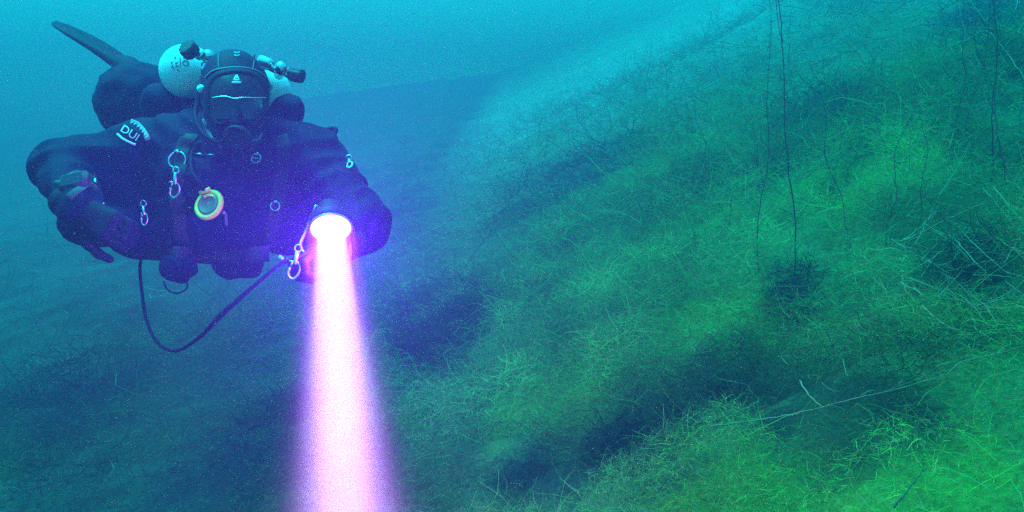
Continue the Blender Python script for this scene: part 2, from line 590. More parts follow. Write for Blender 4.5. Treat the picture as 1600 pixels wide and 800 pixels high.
tag(filaments('filament_algae', 200000, 1.1, 5.5, 0.9, 5, 0.062, 0.0014, 0.045),
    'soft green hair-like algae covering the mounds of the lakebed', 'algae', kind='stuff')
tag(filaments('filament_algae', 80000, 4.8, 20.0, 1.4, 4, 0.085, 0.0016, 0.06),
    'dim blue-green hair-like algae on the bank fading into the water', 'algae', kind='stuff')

# ------------------------------------------------------------------ stalks and twigs
def on_ground(px, py, off=0.0):
    g = ray_ground(px, py, canopy if off > 0 else height)
    if g is None: return None
    return g + Vector((0, 0, off * 0.35))


def wobble(pts, amp):
    return [p + Vector((random.gauss(0, amp), random.gauss(0, amp), random.gauss(0, amp))) for p in pts]


def twig(pix, r, label, group=None, off=0.05, material='bark', forks=0, name='twig'):
    g = [on_ground(px, py + 2, off + random.uniform(-.01, .03)) for px, py in pix]
    g = [p for p in g if p is not None]
    if len(g) < 2: return None
    r *= 0.42
    bm = bmesh.new()
    pts = wobble(catmull(g, 7), r * 0.5)
    n = len(pts)
    rr = [r * (1 - 0.65 * i / n) for i in range(n)]
    tube(bm, pts, rr, 6)
    for k in range(forks):
        i = random.randrange(1, n - 1)
        d = (pts[min(i + 1, n - 1)] - pts[i - 1]).normalized()
        d = (d + Vector((random.gauss(0, .5), random.gauss(0, .5), random.uniform(0, .7)))).normalized()
        L = random.uniform(0.04, 0.14) * (pts[i].length / 2.5)
        fp = wobble([pts[i] + d * L * t for t in (0, .33, .66, 1)], L * .04)
        tube(bm, fp, [rr[i] * .6, rr[i] * .5, rr[i] * .4, rr[i] * .2], 5)
    o = from_bm(name, bm, M[material])
    return tag(o, label, 'twig', group)


def stalk(px, py, h, lean, r, label, group=None, m_='stalk'):
    b = on_ground(px, py, -0.03)
    r *= 0.38
    bm = bmesh.new()
    n = 26
    pts = []
    for i in range(n):
        t = i / (n - 1)
        pts.append(b + Vector((lean[0] * t * h + 0.02 * math.sin(5 * t + px) + 0.012 * math.sin(13 * t + 2 * px), lean[1] * t * h, t * h)) + Vector((random.gauss(0, r * .9), random.gauss(0, r * .9), 0)))
    tube(bm, pts, [r * (1 - 0.7 * i / n) for i in range(n)], 6)
    o = empty('weed_stalk', b, label, 'stalk', group)
    from_bm('stem', bm, M[m_], o)
    for k in range(int(h * 3)):                          # side shoots
        i = random.randrange(4, n - 3); a = random.uniform(0, 6.28); L = random.uniform(.06, .22)
        d = Vector((math.cos(a), math.sin(a), random.uniform(.3, 1.2))).normalized(); bs = bmesh.new()
        tube(bs, wobble([pts[i] + d * L * t + Vector((0, 0, L * .3 * t * t)) for t in (0, .25, .5, .75, 1)], L * .03), [r * .5, r * .45, r * .35, r * .3, r * .15], 5)
        from_bm('side_shoot', bs, M[m_], o)
    bm = bmesh.new()                                     # whorls of tiny decayed leaves
    for i in range(2, n):
        for k in range(random.choice((1, 2, 3))):
            a = random.uniform(0, 6.28); L = random.uniform(1, 6) * r * 2
            d = Vector((math.cos(a), math.sin(a), random.uniform(-.2, .8))).normalized()
            tube(bm, [pts[i], pts[i] + d * L * .5, pts[i] + d * L + Vector((0, 0, -L * .15))], [r * .4, r * .3, r * .1], 4)
    tag(from_bm('leaflets', bm, M[m_], o), kind='stuff')
    return o


stalk(1238, 437, 1.95, (-0.11, 0.03), 0.0085, 'tall dark bare stalk leaning over a small dark tuft on the green bank')
stalk(1192, 424, 1.25, (-0.04, 0.02), 0.0060, 'slimmer straight dark stalk next to the tall leaning stalk')
stalk(1540, 292, 1.25, (-0.05, 0.0), 0.009, 'dark upright stalk rising above the bank near a bent pale branch')
stalk(1512, 262, 1.1, (0.02, 0.0), 0.007, 'thin dark stalk close beside another upright stalk, above bent branch')
stalk(1105, 320, 0.55, (-0.12, 0.0), 0.006, 'short dark stalk standing alone on the bank')
for px, py, h in ((1012, 385, .35), (1385, 262, .55), (915, 385, .25), (1300, 330, .3), (1440, 240, .6)):
    stalk(px, py, h, (random.uniform(-.2, .3), 0), 0.0045, 'small thin dark stalk poking out of the algae', 'small stalks in the algae')

for k in range(12):
    stalk(random.uniform(1040, 1600), random.uniform(200, 430), random.uniform(.3, .75), (random.uniform(-.3, .3), 0), random.uniform(.004, .006),
          'thin broken dark stem rising from the mid bank', 'broken dark stems on the mid bank')
for k in range(20):
    px, py = random.uniform(980, 1600), random.uniform(110, 340)
    stalk(px, py, random.uniform(.25, .8), (random.uniform(-.35, .35), random.uniform(-.2, .2)), random.uniform(.004, .007),
          'faint pale dead stem with side shoots standing in the hazy upper bank', 'dead stems on the upper bank', 'bark')
twig([(1110, 682), (1180, 668), (1260, 652), (1340, 636), (1400, 620), (1475, 600)], 0.0045, 'long thin pale stem lying along the front edge of the dark hollow', off=0.07, forks=3)
twig([(1478, 602), (1500, 578), (1550, 566), (1610, 548)], 0.004, 'pale stem running uphill from the end of the dark hollow', off=0.06, forks=1)
twig([(1248, 608), (1262, 630), (1284, 655)], 0.0055, 'short thick pale twig standing in the dark hollow', off=0.08)
twig([(1405, 392), (1450, 370), (1500, 345), (1550, 324), (1612, 312)], 0.008, 'longest pale branch sloping across the bank', off=0.10, forks=3)
twig([(1408, 388), (1435, 370), (1458, 348), (1466, 345)], 0.008, 'short pale branch with hooked tip beside the longest branch', off=0.10)
twig([(1392, 386), (1420, 404), (1450, 418), (1486, 442)], 0.008, 'knobbly pale branch crossing under the longest branch', off=0.08, forks=2)
twig([(1468, 425), (1488, 420), (1498, 395), (1512, 372)], 0.007, 'curved pale branch bending up among the twig tangle', off=0.08, forks=1)
twig([(1406, 452), (1432, 470), (1455, 488)], 0.006, 'straight pale stick below the twig tangle', off=0.07)
twig([(1205, 112), (1260, 112), (1330, 100), (1400, 82), (1440, 84), (1472, 98)], 0.010, 'long arched pale branch high on the hazy bank', off=0.25)
twig([(1472, 100), (1510, 82), (1538, 70), (1560, 92), (1580, 125), (1612, 175)], 0.010, 'pale branch bent into a sharp hump high on the bank', off=0.25)
twig([(1585, 32), (1590, 5), (1593, -20)], 0.012, 'short pale stick in front of the dark overhang', off=0.2)
twig([(1058, 45), (1090, 66), (1130, 96), (1160, 120)], 0.012, 'faint pale stem far out along the bank', off=0.25)
twig([(1008, 150), (1026, 128), (1048, 102)], 0.012, 'faint short stick leaning in the far haze', off=0.25)
twig([(1022, 206), (1046, 198), (1090, 206), (1125, 216)], 0.010, 'faint bent stem below the leaning stick in the haze', off=0.2)
twig([(640, 722), (668, 715), (700, 706), (720, 704)], 0.0022, 'fine pale strand beside the torch beam', off=0.05)
twig([(1395, 805), (1418, 778), (1444, 742)], 0.006, 'dark rotten stick on the nearest bright green mound', off=0.05, material='stalk')
twig([(1020, 588), (1048, 556), (1082, 518)], 0.003, 'thin straight pale stem on the mid green slope', off=0.06)
twig([(888, 542), (912, 562), (940, 582)], 0.003, 'thin pale stem slanting down on the teal slope', off=0.06)
twig([(1200, 457), (1230, 454), (1262, 456)], 0.004, 'flat pale twig lying at the foot of the tall dark stalks', off=0.05)
for k in range(44):                                       # tangle at the right edge
    x0, y0 = random.uniform(1400, 1610), random.uniform(300, 500)
    a = random.uniform(-0.9, 1.2); L = random.uniform(40, 120)
    twig([(x0, y0), (x0 + L * .5 * math.cos(a), y0 - L * .5 * math.sin(a) + random.uniform(-8, 8)), (x0 + L * math.cos(a), y0 - L * math.sin(a))],
         random.uniform(.0025, .005), 'thin pale twig in the tangle on the upper bank', 'tangled twigs on the bank', off=random.uniform(.03, .16), forks=random.choice((0, 1, 2)))
for k in range(46):
    x0, y0 = random.uniform(780, 1600), random.uniform(180, 790)
    a = random.uniform(-1.2, 1.2); L = random.uniform(14, 46)
    twig([(x0, y0), (x0 + L * .5 * math.cos(a), y0 - L * .5 * math.sin(a) + random.uniform(-4, 4)), (x0 + L * math.cos(a), y0 - L * math.sin(a))],
         random.uniform(.0016, .003), 'short loose pale twig lying on the algae', 'loose twigs on the algae', off=random.uniform(.03, .08))

# ------------------------------------------------------------------ the diver
def p3(px, py, d): return tuple(P(px, py, d))


pelvis = P(295, 215, 2.85)
person = empty('person', pelvis, 'diver in black drysuit and hood swimming forward, holding a bright torch', 'person')
cr = Vector((1, 0, 0)); cu = C(0, 1, 0); cf = C(0, 0, 1)
ROT = [[cr[i], cu[i], cf[i]] for i in range(3)]            # columns = camera axes


def folds(p):
    """soft folds of a loose suit"""
    x, y, z = p[..., 0], p[..., 1], p[..., 2]
    a = np.sin(31 * z + 9 * x + 4 * np.sin(7 * x + 3 * y) + 2.5 * np.sin(17 * y))
    b_ = np.sin(44 * x - 25 * z + 3 * np.sin(11 * z) + 6 * y)
    c_ = np.sin(70 * z + 38 * x + 2 * np.sin(23 * x))
    return 0.008 * np.abs(a) + 0.005 * b_ * np.abs(a) + 0.0018 * c_


body = [
    ('e', p3(352, 285, 2.36), (0.205, 0.155, 0.20), ROT, 0.05),           # chest
    ('e', p3(335, 350, 2.42), (0.19, 0.125, 0.20), ROT, 0.07),            # belly
    ('c', p3(350, 260, 2.42), p3(300, 215, 2.80), 0.17, 0.16, 0.08),      # trunk
    ('c', p3(368, 235, 2.30), p3(367, 205, 2.24), 0.085, 0.075, 0.05),    # neck
    ('c', p3(300, 225, 2.34), p3(240, 228, 2.34), 0.11, 0.085, 0.07),     # right shoulder
    ('c', p3(240, 232, 2.34), p3(98, 264, 2.26), 0.095, 0.088, 0.05),     # upper arm
    ('c', p3(98, 264, 2.26), p3(128, 326, 2.06), 0.086, 0.066, 0.04),     # forearm
    ('c', p3(430, 235, 2.33), p3(490, 245, 2.31), 0.11, 0.088, 0.07),     # left shoulder
    ('c', p3(490, 245, 2.31), p3(562, 348, 2.18), 0.098, 0.090, 0.05),
    ('c', p3(562, 350, 2.18), p3(530, 382, 2.02), 0.088, 0.058, 0.04),    # left forearm
    ('e', p3(222, 162, 2.92), (0.165, 0.155, 0.20), ROT, 0.08),           # right hip and thigh
    ('c', p3(222, 165, 2.95), p3(205, 185, 3.25), 0.15, 0.09, 0.06),
    ('c', p3(205, 185, 3.25), p3(210, 122, 3.42), 0.085, 0.06, 0.05),     # right shin
    ('c', p3(300, 205, 2.85), p3(285, 195, 3.25), 0.15, 0.09, 0.06),      # left thigh
    ('c', p3(285, 195, 3.25), p3(262, 160, 3.50), 0.085, 0.06, 0.05),
    ('e', p3(280, 418, 2.28), (0.060, 0.055, 0.06), ROT, 0.03),           # bulging pockets at the waist
    ('e', p3(372, 415, 2.34), (0.085, 0.050, 0.06), ROT, 0.03),
    ('e', p3(225, 328, 2.38), (0.17, 0.165, 0.11), ROT, 0.05),
    ('e', p3(152, 352, 2.24), (0.115, 0.072, 0.10), ROT, 0.05),
    ('e', p3(450, 325, 2.36), (0.13, 0.16, 0.11), ROT, 0.05),            # loose suit at the right side
]
suit = sdf_object('drysuit', body, 0.0085, M['suit'], person, folds)
bvh = BVHTree.FromPolygons([v.co.copy() for v in suit.data.vertices], [tuple(p.vertices) for p in suit.data.polygons])


def surf(px, py, off=0.0, default=2.15):
    d = P(px, py, 1.0).normalized()
    h = bvh.ray_cast(Vector((0, 0, 0)), d)
    if h[0] is None: return P(px, py, default)
    return h[0] - d * off


def surf_path(pix, off, m=5):
    pp = [Vector((a, b_, 0)) for a, b_ in pix]
    return [surf(v.x, v.y, off) for v in catmull(pp, m)]


# hood: a head with crown, cheeks, chin
hood = [
    ('e', p3(368, 138, 2.21), (0.098, 0.115, 0.115), ROT, 0.03),
    ('e', p3(368, 165, 2.16), (0.086, 0.095, 0.095), ROT, 0.04),
    ('e', p3(368, 205, 2.14), (0.062, 0.055, 0.07), ROT, 0.04),
    ('c', p3(368, 200, 2.23), p3(368, 240, 2.27), 0.078, 0.092, 0.04),
    ('c', p3(340, 175, 2.12), p3(352, 212, 2.10), 0.026, 0.022, 0.03),
    ('c', p3(396, 175, 2.12), p3(384, 212, 2.10), 0.026, 0.022, 0.03),
]
hd = sdf_object('hood', hood, 0.006, M['neoprene'], person, lambda p: 0.12 * folds(p))
hbvh = BVHTree.FromPolygons([v.co.copy() for v in hd.data.vertices], [tuple(p.vertices) for p in hd.data.polygons])


def hsurf(px, py, off=0.0, default=2.15):
    d = P(px, py, 1.0).normalized()
    h = hbvh.ray_cast(Vector((0, 0, 0)), d)
    return (h[0] - d * off) if h[0] is not None else P(px, py, default)


for pix in ([(341, 84), (341, 95), (342, 108)], [(398, 84), (397, 96), (395, 108)]):
    bm = bmesh.new(); tube(bm, [hsurf(v.x, v.y, 0.001) for v in catmull([Vector((a, b_, 0)) for a, b_ in pix], 5)], 0.0018, 6)
    from_bm('seam', bm, M['seam'], hd)
bm = bmesh.new()
for y0 in (81.5, 86):
    tube(bm, [hsurf(366, y0, .002), hsurf(370, y0 + 1.5, .002), hsurf(374, y0, .002)], [.002, .003, .002], 6)
from_bm('crown_badge', bm, M['print'], hd)

# shoulder print
def text_mesh(body_, size):
    cu_ = bpy.data.curves.new('t', 'FONT'); cu_.body = body_; cu_.size = size; cu_.align_x = 'CENTER'; cu_.align_y = 'CENTER'
    ob = bpy.data.objects.new('t', cu_); COL.objects.link(ob)
    dg = bpy.context.evaluated_depsgraph_get()
    m_ = bpy.data.meshes.new_from_object(ob.evaluated_get(dg))
    bpy.data.objects.remove(ob, do_unlink=True)
    bm_ = bmesh.new(); bm_.from_mesh(m_); bmesh.ops.triangulate(bm_, faces=bm_.faces)
    bmesh.ops.subdivide_edges(bm_, edges=[e_ for e_ in bm_.edges if e_.calc_length() > size * .12], cuts=2)
    return bm_


def project_print(bm_, name, px, py, ang, scale, material, parent, off=0.003, fn=surf):
    ca, sa = math.cos(ang), math.sin(ang)
    for v in bm_.verts:
        x, y = v.co.x * scale, v.co.y * scale
        v.co = fn(px + x * ca - y * sa, py - (x * sa + y * ca), off)
    return from_bm(name, bm_, material, parent, smooth=False)


bm = text_mesh('DUI', 17)
for v in bm.verts: v.co.x *= 1.1
emb = project_print(bm, 'shoulder_print', 203, 208, math.radians(-33), 1.0, M['print'], person)
bm = bmesh.new()
tube(bm, surf_path([(183, 209), (192, 217), (206, 224), (212, 226)], 0.002), 0.0035, 6, flat=.4, flatdir=-cf)
from_bm('print_underline', bm, M['print'], emb)
bm = bmesh.new()
tube(bm, surf_path([(204, 190), (214, 194), (222, 202), (228, 211), (231, 219)], 0.001), 0.0085, 8, flat=.15, flatdir=-cf)
from_bm('arc_patch', bm, M['patch'], emb)
bm = bmesh.new()
for i, (a, b_) in enumerate([(206, 191), (211, 193), (216, 196.5), (220, 200.5), (223.5, 205), (226.5, 209.5), (229, 214)]):
    tube(bm, [surf(a - 2, b_ + 2, .0045), surf(a + 2.5, b_ - 1.5, .0045)], .0013, 5)
from_bm('patch_lettering', bm, M['print'], emb)


# gloves with separate fingers
def glove(wrist, fwd, palm, curls, spread, scale, thumb_curl, side_sign, name='glove'):
    f = Vector(fwd).normalized(); n = Vector(palm); n = (n - f * n.dot(f)).normalized(); s = f.cross(n) * side_sign
    w = Vector(wrist); S = scale
    pt = lambda a, b_, c_: tuple(w + (f * a + s * b_ + n * c_) * S)
    pr = [('c', pt(-.05, 0, 0), pt(.02, 0, 0), .040 * S, .034 * S, .02)]
    for b_ in (.028, .009, -.010, -.028):
        pr.append(('c', pt(.01, b_ * .6, 0), pt(.085, b_, 0), .021 * S, .016 * S, .02))
    for (b_, L, cu0), sp in zip(((.030, .040, curls[0]), (.010, .045, curls[1]), (-.010, .042, curls[2]), (-.029, .034, curls[3])), spread):
        pos = w + (f * .085 + s * b_) * S; ang = cu0 * .45
        d0 = (f + s * sp).normalized()
        for q_, (fr, rad) in enumerate(((1.0, .0125), (.72, .0115), (.6, .0105))):
            d = d0 * math.cos(ang) + n * math.sin(ang)
            e_ = pos + d * L * fr * S
            pr.append(('c', tuple(pos), tuple(e_), rad * S, rad * .9 * S, .005))
            pos = e_; ang += cu0
    pos = w + (f * .025 + s * .032 + n * .008) * S
    d = (f * .6 + s * .7 + n * .35).normalized()
    for L, rad in ((.042, .0155), (.034, .013), (.028, .0115)):
        e_ = pos + d * L * S
        pr.append(('c', tuple(pos), tuple(e_), rad * S, rad * .9 * S, .008))
        pos = e_; d = (d + (f * .5 - s * .45 + n * .45) * thumb_curl).normalized()
    return sdf_object(name, pr, 0.004, M['rubber'], person, None, 0.03)


wr = P(128, 330, 2.05); hand_dir = P(205, 372, 2.02) - wr
glove(wr, hand_dir, cf + cu * -0.3, (.95, 1.0, 1.0, 1.0), (.03, .01, -.01, -.03), 1.12, .8, -1)
wl = P(526, 386, 2.01); hl = P(474, 398, 1.93) - wl
glove(wl, hl, cu * -0.2 - cf * 0.2 + cu * -1, (1.05, 1.1, 1.1, 1.1), (.05, .02, -.02, -.05), 1.08, .9, 1)
# dry glove cuff rings
for (c_, a_, r_) in ((P(125, 318, 2.07), hand_dir, .054), (P(529, 385, 2.025), hl, .052)):
    bm = bmesh.new(); tube(bm, ring_pts(c_, a_, r_), .006, 8, close=True)
    from_bm('glove_ring', bm, M['dimgrey'], person)
bm = bmesh.new()
pts = surf_path([(161, 317), (166, 327), (169, 338), (171, 350)], .012)
for a, b_ in zip(pts[::2], pts[1::2]):
    bm = bmesh.new(); tube(bm, [a, b_], .0022, 6)
    from_bm('sleeve_reflective_strip', bm, M['print'], person)

# boots
for (a, b_) in (((210, 124, 3.42), (196, 106, 3.50)), ((262, 162, 3.50), (255, 150, 3.60))):
    sdf_object('boot', [('c', p3(*a), p3(*b_), .062, .052, .02), ('c', p3(*b_), tuple(P(*b_) + (P(*b_) - P(*a)) * .5), .052, .035, .02)], .008, M['rubber'], person)


# fins
def fin(a, b_, bend, wdir, label):
    a, b_ = Vector(a), Vector(b_)
    o = empty('swim_fin', a, label, 'fin')
    ax = (b_ - a); L = ax.length; ax.normalize()
    w = Vector(wdir); w = (w - ax * w.dot(ax)).normalized(); n = ax.cross(w)
    bm = bmesh.new(); N_ = 14; rows = []
    for i in range(N_ + 1):
        t = i / N_
        hw = (.055 + .055 * min(1, t * 1.6)) * (1 - .75 * max(0, t - .72) / .28 * max(0, t - .72) / .28)
        th = .018 * (1 - t) + .005
        c_ = a + ax * L * t + n * bend * math.sin(t * math.pi * .5) * t
        rows.append([bm.verts.new(c_ + w * hw * u + n * th * v) for u, v in ((-1, -.4), (-.85, -1), (0, -.7), (.85, -1), (1, -.4), (1, .4), (.85, 1), (0, .7), (-.85, 1), (-1, .4))])
    for r_, s_ in zip(rows, rows[1:]):
        for k in range(10): bm.faces.new((r_[k], r_[(k + 1) % 10], s_[(k + 1) % 10], s_[k]))
    bm.faces.new(rows[0]); bm.faces.new(rows[-1][::-1])
    from_bm('blade', bm, M['rubber'], o)
    bm = bmesh.new()
    lathe(bm, a - ax * .13, ax, [(.05, 0), (.062, .03), (.066, .09), (.06, .15), (.03, .19), (0, .20)], 18)
    from_bm('foot_pocket', bm, M['rubber'], o)
    bm = bmesh.new(); tube(bm, ring_pts(a - ax * .12, ax, .062, 20), .007, 6, close=True)
    from_bm('heel_spring', bm, M['steel'], o)
    return o


fin(P(200, 108, 3.50), P(100, 22, 3.78), 0.05, cf + cu * .15 + cr * .25, 'black swim fin raised behind the diver above the hip')
fin(P(258, 156, 3.58), P(245, 160, 4.05), -0.03, cr, 'black swim fin trailing behind the hidden lower leg of the diver')

# ---- twin tanks with valves, wing and harness
tanks = empty('twin_tank_set', P(350, 150, 2.55), 'white twin diving tanks with black valve knobs behind the diver\'s head', 'diving tanks')
AX = (P(300, 142, 3.0) - P(293, 106, 2.40)).normalized()
domes = [(P(293, 107, 2.33), 'l'), (P(414, 138, 2.36), 'r')]
for c_, k in domes:
    bm = bmesh.new(); R = .088
    prof = [(R * math.sin(t), .075 - .085 * math.cos(t)) for t in np.linspace(0, math.pi / 2, 14)]
    prof += [(R, .60), (R * .9, .63), (R * .6, .65), (0, .655)]
    lathe(bm, c_, AX, prof, 40)
    t_ = from_bm('tank', bm, M['tank'], tanks)
    bm = bmesh.new(); lathe(bm, c_ + AX * .40, AX, [(R + .001, 0), (R + .004, .002), (R + .004, .05), (R + .001, .052)], 40)
    from_bm('tank_band', bm, M['steel'], t_)
    if k == 'l':
        tb = BVHTree.FromPolygons([v.co.copy() for v in t_.data.vertices], [tuple(p.vertices) for p in t_.data.polygons])

        def tsurf(px, py, off=0.0):
            d = P(px, py, 1.0).normalized(); h = tb.ray_cast(Vector((0, 0, 0)), d)
            return (h[0] - d * off) if h[0] is not None else P(px, py, 2.36)
        bm = bmesh.new()
        tube(bm, [tsurf(290 + 4.6 * math.cos(a), 98.5 + 4 * math.sin(a), .001) for a in np.linspace(0, 6.28, 20)[:-1]], .0016, 6, close=True)
        tube(bm, [tsurf(281 + i * .3, 89 + i * 4, .001) for i in range(5)], .0011, 6)
        for a, b_, c2, d2 in ((267, 99, 269, 97), (274, 99, 277, 98), (268, 104, 272, 107), (274, 103, 279, 104), (273, 91, 275, 89), (286, 90, 288, 91), (276, 109, 280, 111), (269, 106, 270, 102)):
            tube(bm, [tsurf(a, b_, .001), tsurf((a + c2) / 2, (b_ + d2) / 2 - .5, .001), tsurf(c2, d2, .001)], .0017, 6)
        from_bm('tank_marking', bm, M['ink'], t_)


def valve(post, knob_c, knob_axis, kr, kl):
    bm = bmesh.new()
    lathe(bm, post, (P(293, 107, 2.33) - P(300, 142, 3.0)) * .2 + cu * .02, [(.0, -.05), (.017, -.05), (.017, .01), (.021, .012), (.021, .03), (.016, .036), (.016, .045), (0, .048)], 20)
    v_ = from_bm('valve', bm, M['chrome'], tanks)
    a = Vector(knob_axis).normalized()
    bm = bmesh.new(); L = (Vector(knob_c) - Vector(post)).length
    lathe(bm, post, Vector(knob_c) - Vector(post), [(.013, 0), (.013, L * .4), (.017, L * .42), (.017, L * .55), (.010, L * .57), (.010, L)], 18)
    from_bm('valve_stem', bm, M['chrome'], v_)
    bm = bmesh.new(); n = 32
    rings = []
    x, y, z = basis(a)
    for r_, h_ in ((kr * .55, -kl * .5), (kr * .9, -kl * .48), (kr, -kl * .36), (kr, kl * .36), (kr * .92, kl * .47), (kr * .6, kl * .5)):
        rings.append([bm.verts.new(Vector(knob_c) + z * h_ + (x * math.cos(2 * math.pi * i / n) + y * math.sin(2 * math.pi * i / n)) * (r_ * (1 + (.05 if (i // 2) % 2 else -.02)))) for i in range(n)])
    for p_, q_ in zip(rings, rings[1:]):
        for i in range(n): bm.faces.new((p_[i], p_[(i + 1) % n], q_[(i + 1) % n], q_[i]))
    bm.faces.new(rings[0][::-1]); bm.faces.new(rings[-1])
    k_ = from_bm('valve_knob', bm, M['knob'], v_, smooth=False)
    return v_


valve(P(326, 92, 2.29), P(296, 78, 2.23), cr * -.35 - cf * .75 + cu * .45, .027, .036)
valve(P(438, 110, 2.30), P(463, 117, 2.28), cr * .93 - cu * .25 - cf * .2, .022, .045)
bm = bmesh.new()
tube(bm, [P(328, 98, 2.31), P(350, 104, 2.37), P(385, 104, 2.37), P(420, 104, 2.33), P(438, 112, 2.30)], [.013] * 5, 12)
from_bm('manifold', bm, M['chrome'], tanks)
bm = bmesh.new()
lathe(bm, P(404, 92, 2.31), P(431, 104, 2.29) - P(404, 92, 2.31), [(0, 0), (.012, .002), (.0165, .012), (.0165, .045), (.012, .055), (0, .056)], 18)
from_bm('first_stage', bm, M['chrome'], tanks)
bm = bmesh.new()
lathe(bm, P(322, 107, 2.27), cu * .3 - cf + cr * .3, [(0, -.02), (.018, -.02), (.018, .012), (.012, .016), (.006, .017), (0, .012)], 20)
from_bm('first_stage', bm, M['chrome'], tanks)
# wing bladder (dark, bulging at both sides of the tanks)
wing = [('c', p3(262, 165, 2.48), p3(250, 190, 2.75), .075, .07, .05), ('c', p3(262, 165, 2.48), p3(305, 140, 2.47), .075, .06, .05),
        ('c', p3(448, 175, 2.42), p3(420, 200, 2.75), .052, .06, .05), ('c', p3(448, 172, 2.42), p3(425, 158, 2.47), .05, .05, .05),
        ('c', p3(305, 140, 2.47), p3(425, 158, 2.47), .055, .05, .05)]
sdf_object('wing_bladder', wing, .009, M['suit'], tanks, folds)
# harness straps
for pix in ([(300, 210), (286, 232), (280, 270), (278, 320), (284, 380)], [(438, 212), (444, 240), (440, 280), (430, 330), (420, 390)], [(235, 395), (290, 398), (350, 402), (420, 396)]):
    bm = bmesh.new(); tube(bm, surf_path(pix, .006, 6), .024, 8, flat=.12, flatdir=-cf)
    from_bm('harness_strap', bm, M['webbing'], tanks)


def d_ring(px, py, r, name='d_ring', tilt=(0, 0.15, -1), rt=.0028):
    c_ = surf(px, py, .014); bm = bmesh.new()
    tube(bm, ring_pts(c_, C(*tilt), r, 24), rt, 8, close=True)
    o = from_bm(name, bm, M['steel'], tanks)
    bm = bmesh.new(); t_ = c_ + cu * r
    tube(bm, [t_ - cr * .008, t_ + cr * .008], .005, 8)
    from_bm('keeper', bm, M['chrome'], o)
    return c_


dr = d_ring(277, 250, .0255)
d_ring(400, 247, .014)
d_ring(430, 322, .014)
for (a, b_) in (((303, 240), (317, 241)), ((324, 242), (335, 241)), ((394, 246), (406, 248))):
    bm = bmesh.new(); tube(bm, [surf(*a, .010), surf(*b_, .010)], .0045 if a[0] == 303 else .0035, 8, flat=.7)
    from_bm('strap_slide', bm, M['chrome'], tanks)


def bolt_snap(top, bottom, label, w=.013):
    top, bottom = Vector(top), Vector(bottom)
    o = empty('bolt_snap', top, label, 'clip'); ax = (bottom - top); L = ax.length; ax.normalize()
    s = ax.cross(cf).normalized()
    bm = bmesh.new()
    tube(bm, ring_pts(top, cf, .009, 16), .0025, 6, close=True)
    from_bm('swivel_eye', bm, M['steel'], o)
    bm = bmesh.new(); lathe(bm, top + ax * .008, ax, [(0, 0), (.006, .001), (.006, L * .35), (.0045, L * .42)], 12)
    tube(bm, catmull([top + ax * L * .4, top + ax * L * .55 + s * w, top + ax * L * .8 + s * w, bottom, bottom - ax * L * .12 - s * w, top + ax * L * .66 - s * w * .9], 5), .0036, 8)
    from_bm('hook', bm, M['steel'], o)
    bm = bmesh.new(); tube(bm, [top + ax * L * .42 - s * w * .5, top + ax * L * .66 - s * w * .9], .0032, 8)
    tube(bm, [top + ax * L * .45 - s * w * .5, top + ax * L * .45 - s * w * 1.3], .003, 8)
    from_bm('gate', bm, M['chrome'], o)
    return o


bolt_snap(surf(275, 266, .018), surf(272, 309, .020), 'steel bolt snap hanging from the chest ring')
bolt_snap(P(466, 388, 1.89), P(457, 436, 1.89), 'steel bolt snap dangling beside the torch hand')
bolt_snap(surf(224, 318, .012), surf(226, 352, .012), 'dull steel clip hanging low on the diver\'s right side', w=.009)
bolt_snap(surf(545, 247, .01, 2.28), surf(547, 262, .01, 2.28), 'small bright clip on the outside of the left shoulder', w=.008)

# ---- mask
mask = empty('diving_mask', P(368, 175, 2.03), 'black diving mask over the diver\'s face with a small triangle badge', 'mask')


def fpt(px, py, off): return hsurf(px, py, off)


outline = [(318, 152), (322, 128), (338, 112), (368, 106), (400, 112), (417, 130), (420, 154), (416, 180), (402, 199), (384, 192), (369, 180), (353, 192), (337, 199), (321, 180)]
loop = catmull([Vector((a, b_, 0)) for a, b_ in outline + outline[:1]], 4)[:-1]
cx, cy_ = 368, 152
bm = bmesh.new(); rings = []
for sc, off in ((1.0, .002), (.99, .018), (.93, .026), (.85, .027), (.82, .022)):
    rings.append([bm.verts.new(hsurf(cx + (v.x - cx) * sc, cy_ + (v.y - cy_) * sc, off)) for v in loop])
for a, b_ in zip(rings, rings[1:]):
    for i in range(len(loop)):
        j = (i + 1) % len(loop); bm.faces.new((a[i], a[j], b_[j], b_[i]))
from_bm('skirt', bm, M['rubber'], mask)
# upper frame plate above the lens, then lens
def plate(name, lo_, hi_, off, material, ins=.83, nx=22, ny=8):
    bm = bmesh.new(); g = []
    for j in range(ny + 1):
        y0 = lo_ + (hi_ - lo_) * j / ny
        xs = [v.x for v in loop]; ys = [v.y for v in loop]
        cross = []
        for k in range(len(loop)):
            a, b2 = loop[k], loop[(k + 1) % len(loop)]
            ya, yb = cy_ + (a.y - cy_) * ins, cy_ + (b2.y - cy_) * ins
            if (ya - y0) * (yb - y0) <= 0 and ya != yb:
                t = (y0 - ya) / (yb - ya); cross.append(cx + ((a.x + (b2.x - a.x) * t) - cx) * ins)
        if len(cross) < 2: continue
        x0, x1 = min(cross), max(cross)
        g.append([bm.verts.new(P(0, 0, 1) * 0 + hsurf(x0 + (x1 - x0) * i / nx, y0, off)) for i in range(nx + 1)])
    for r_, s_ in zip(g, g[1:]):
        for i in range(nx): bm.faces.new((r_[i], r_[i + 1], s_[i + 1], s_[i]))
    return from_bm(name, bm, material, mask)


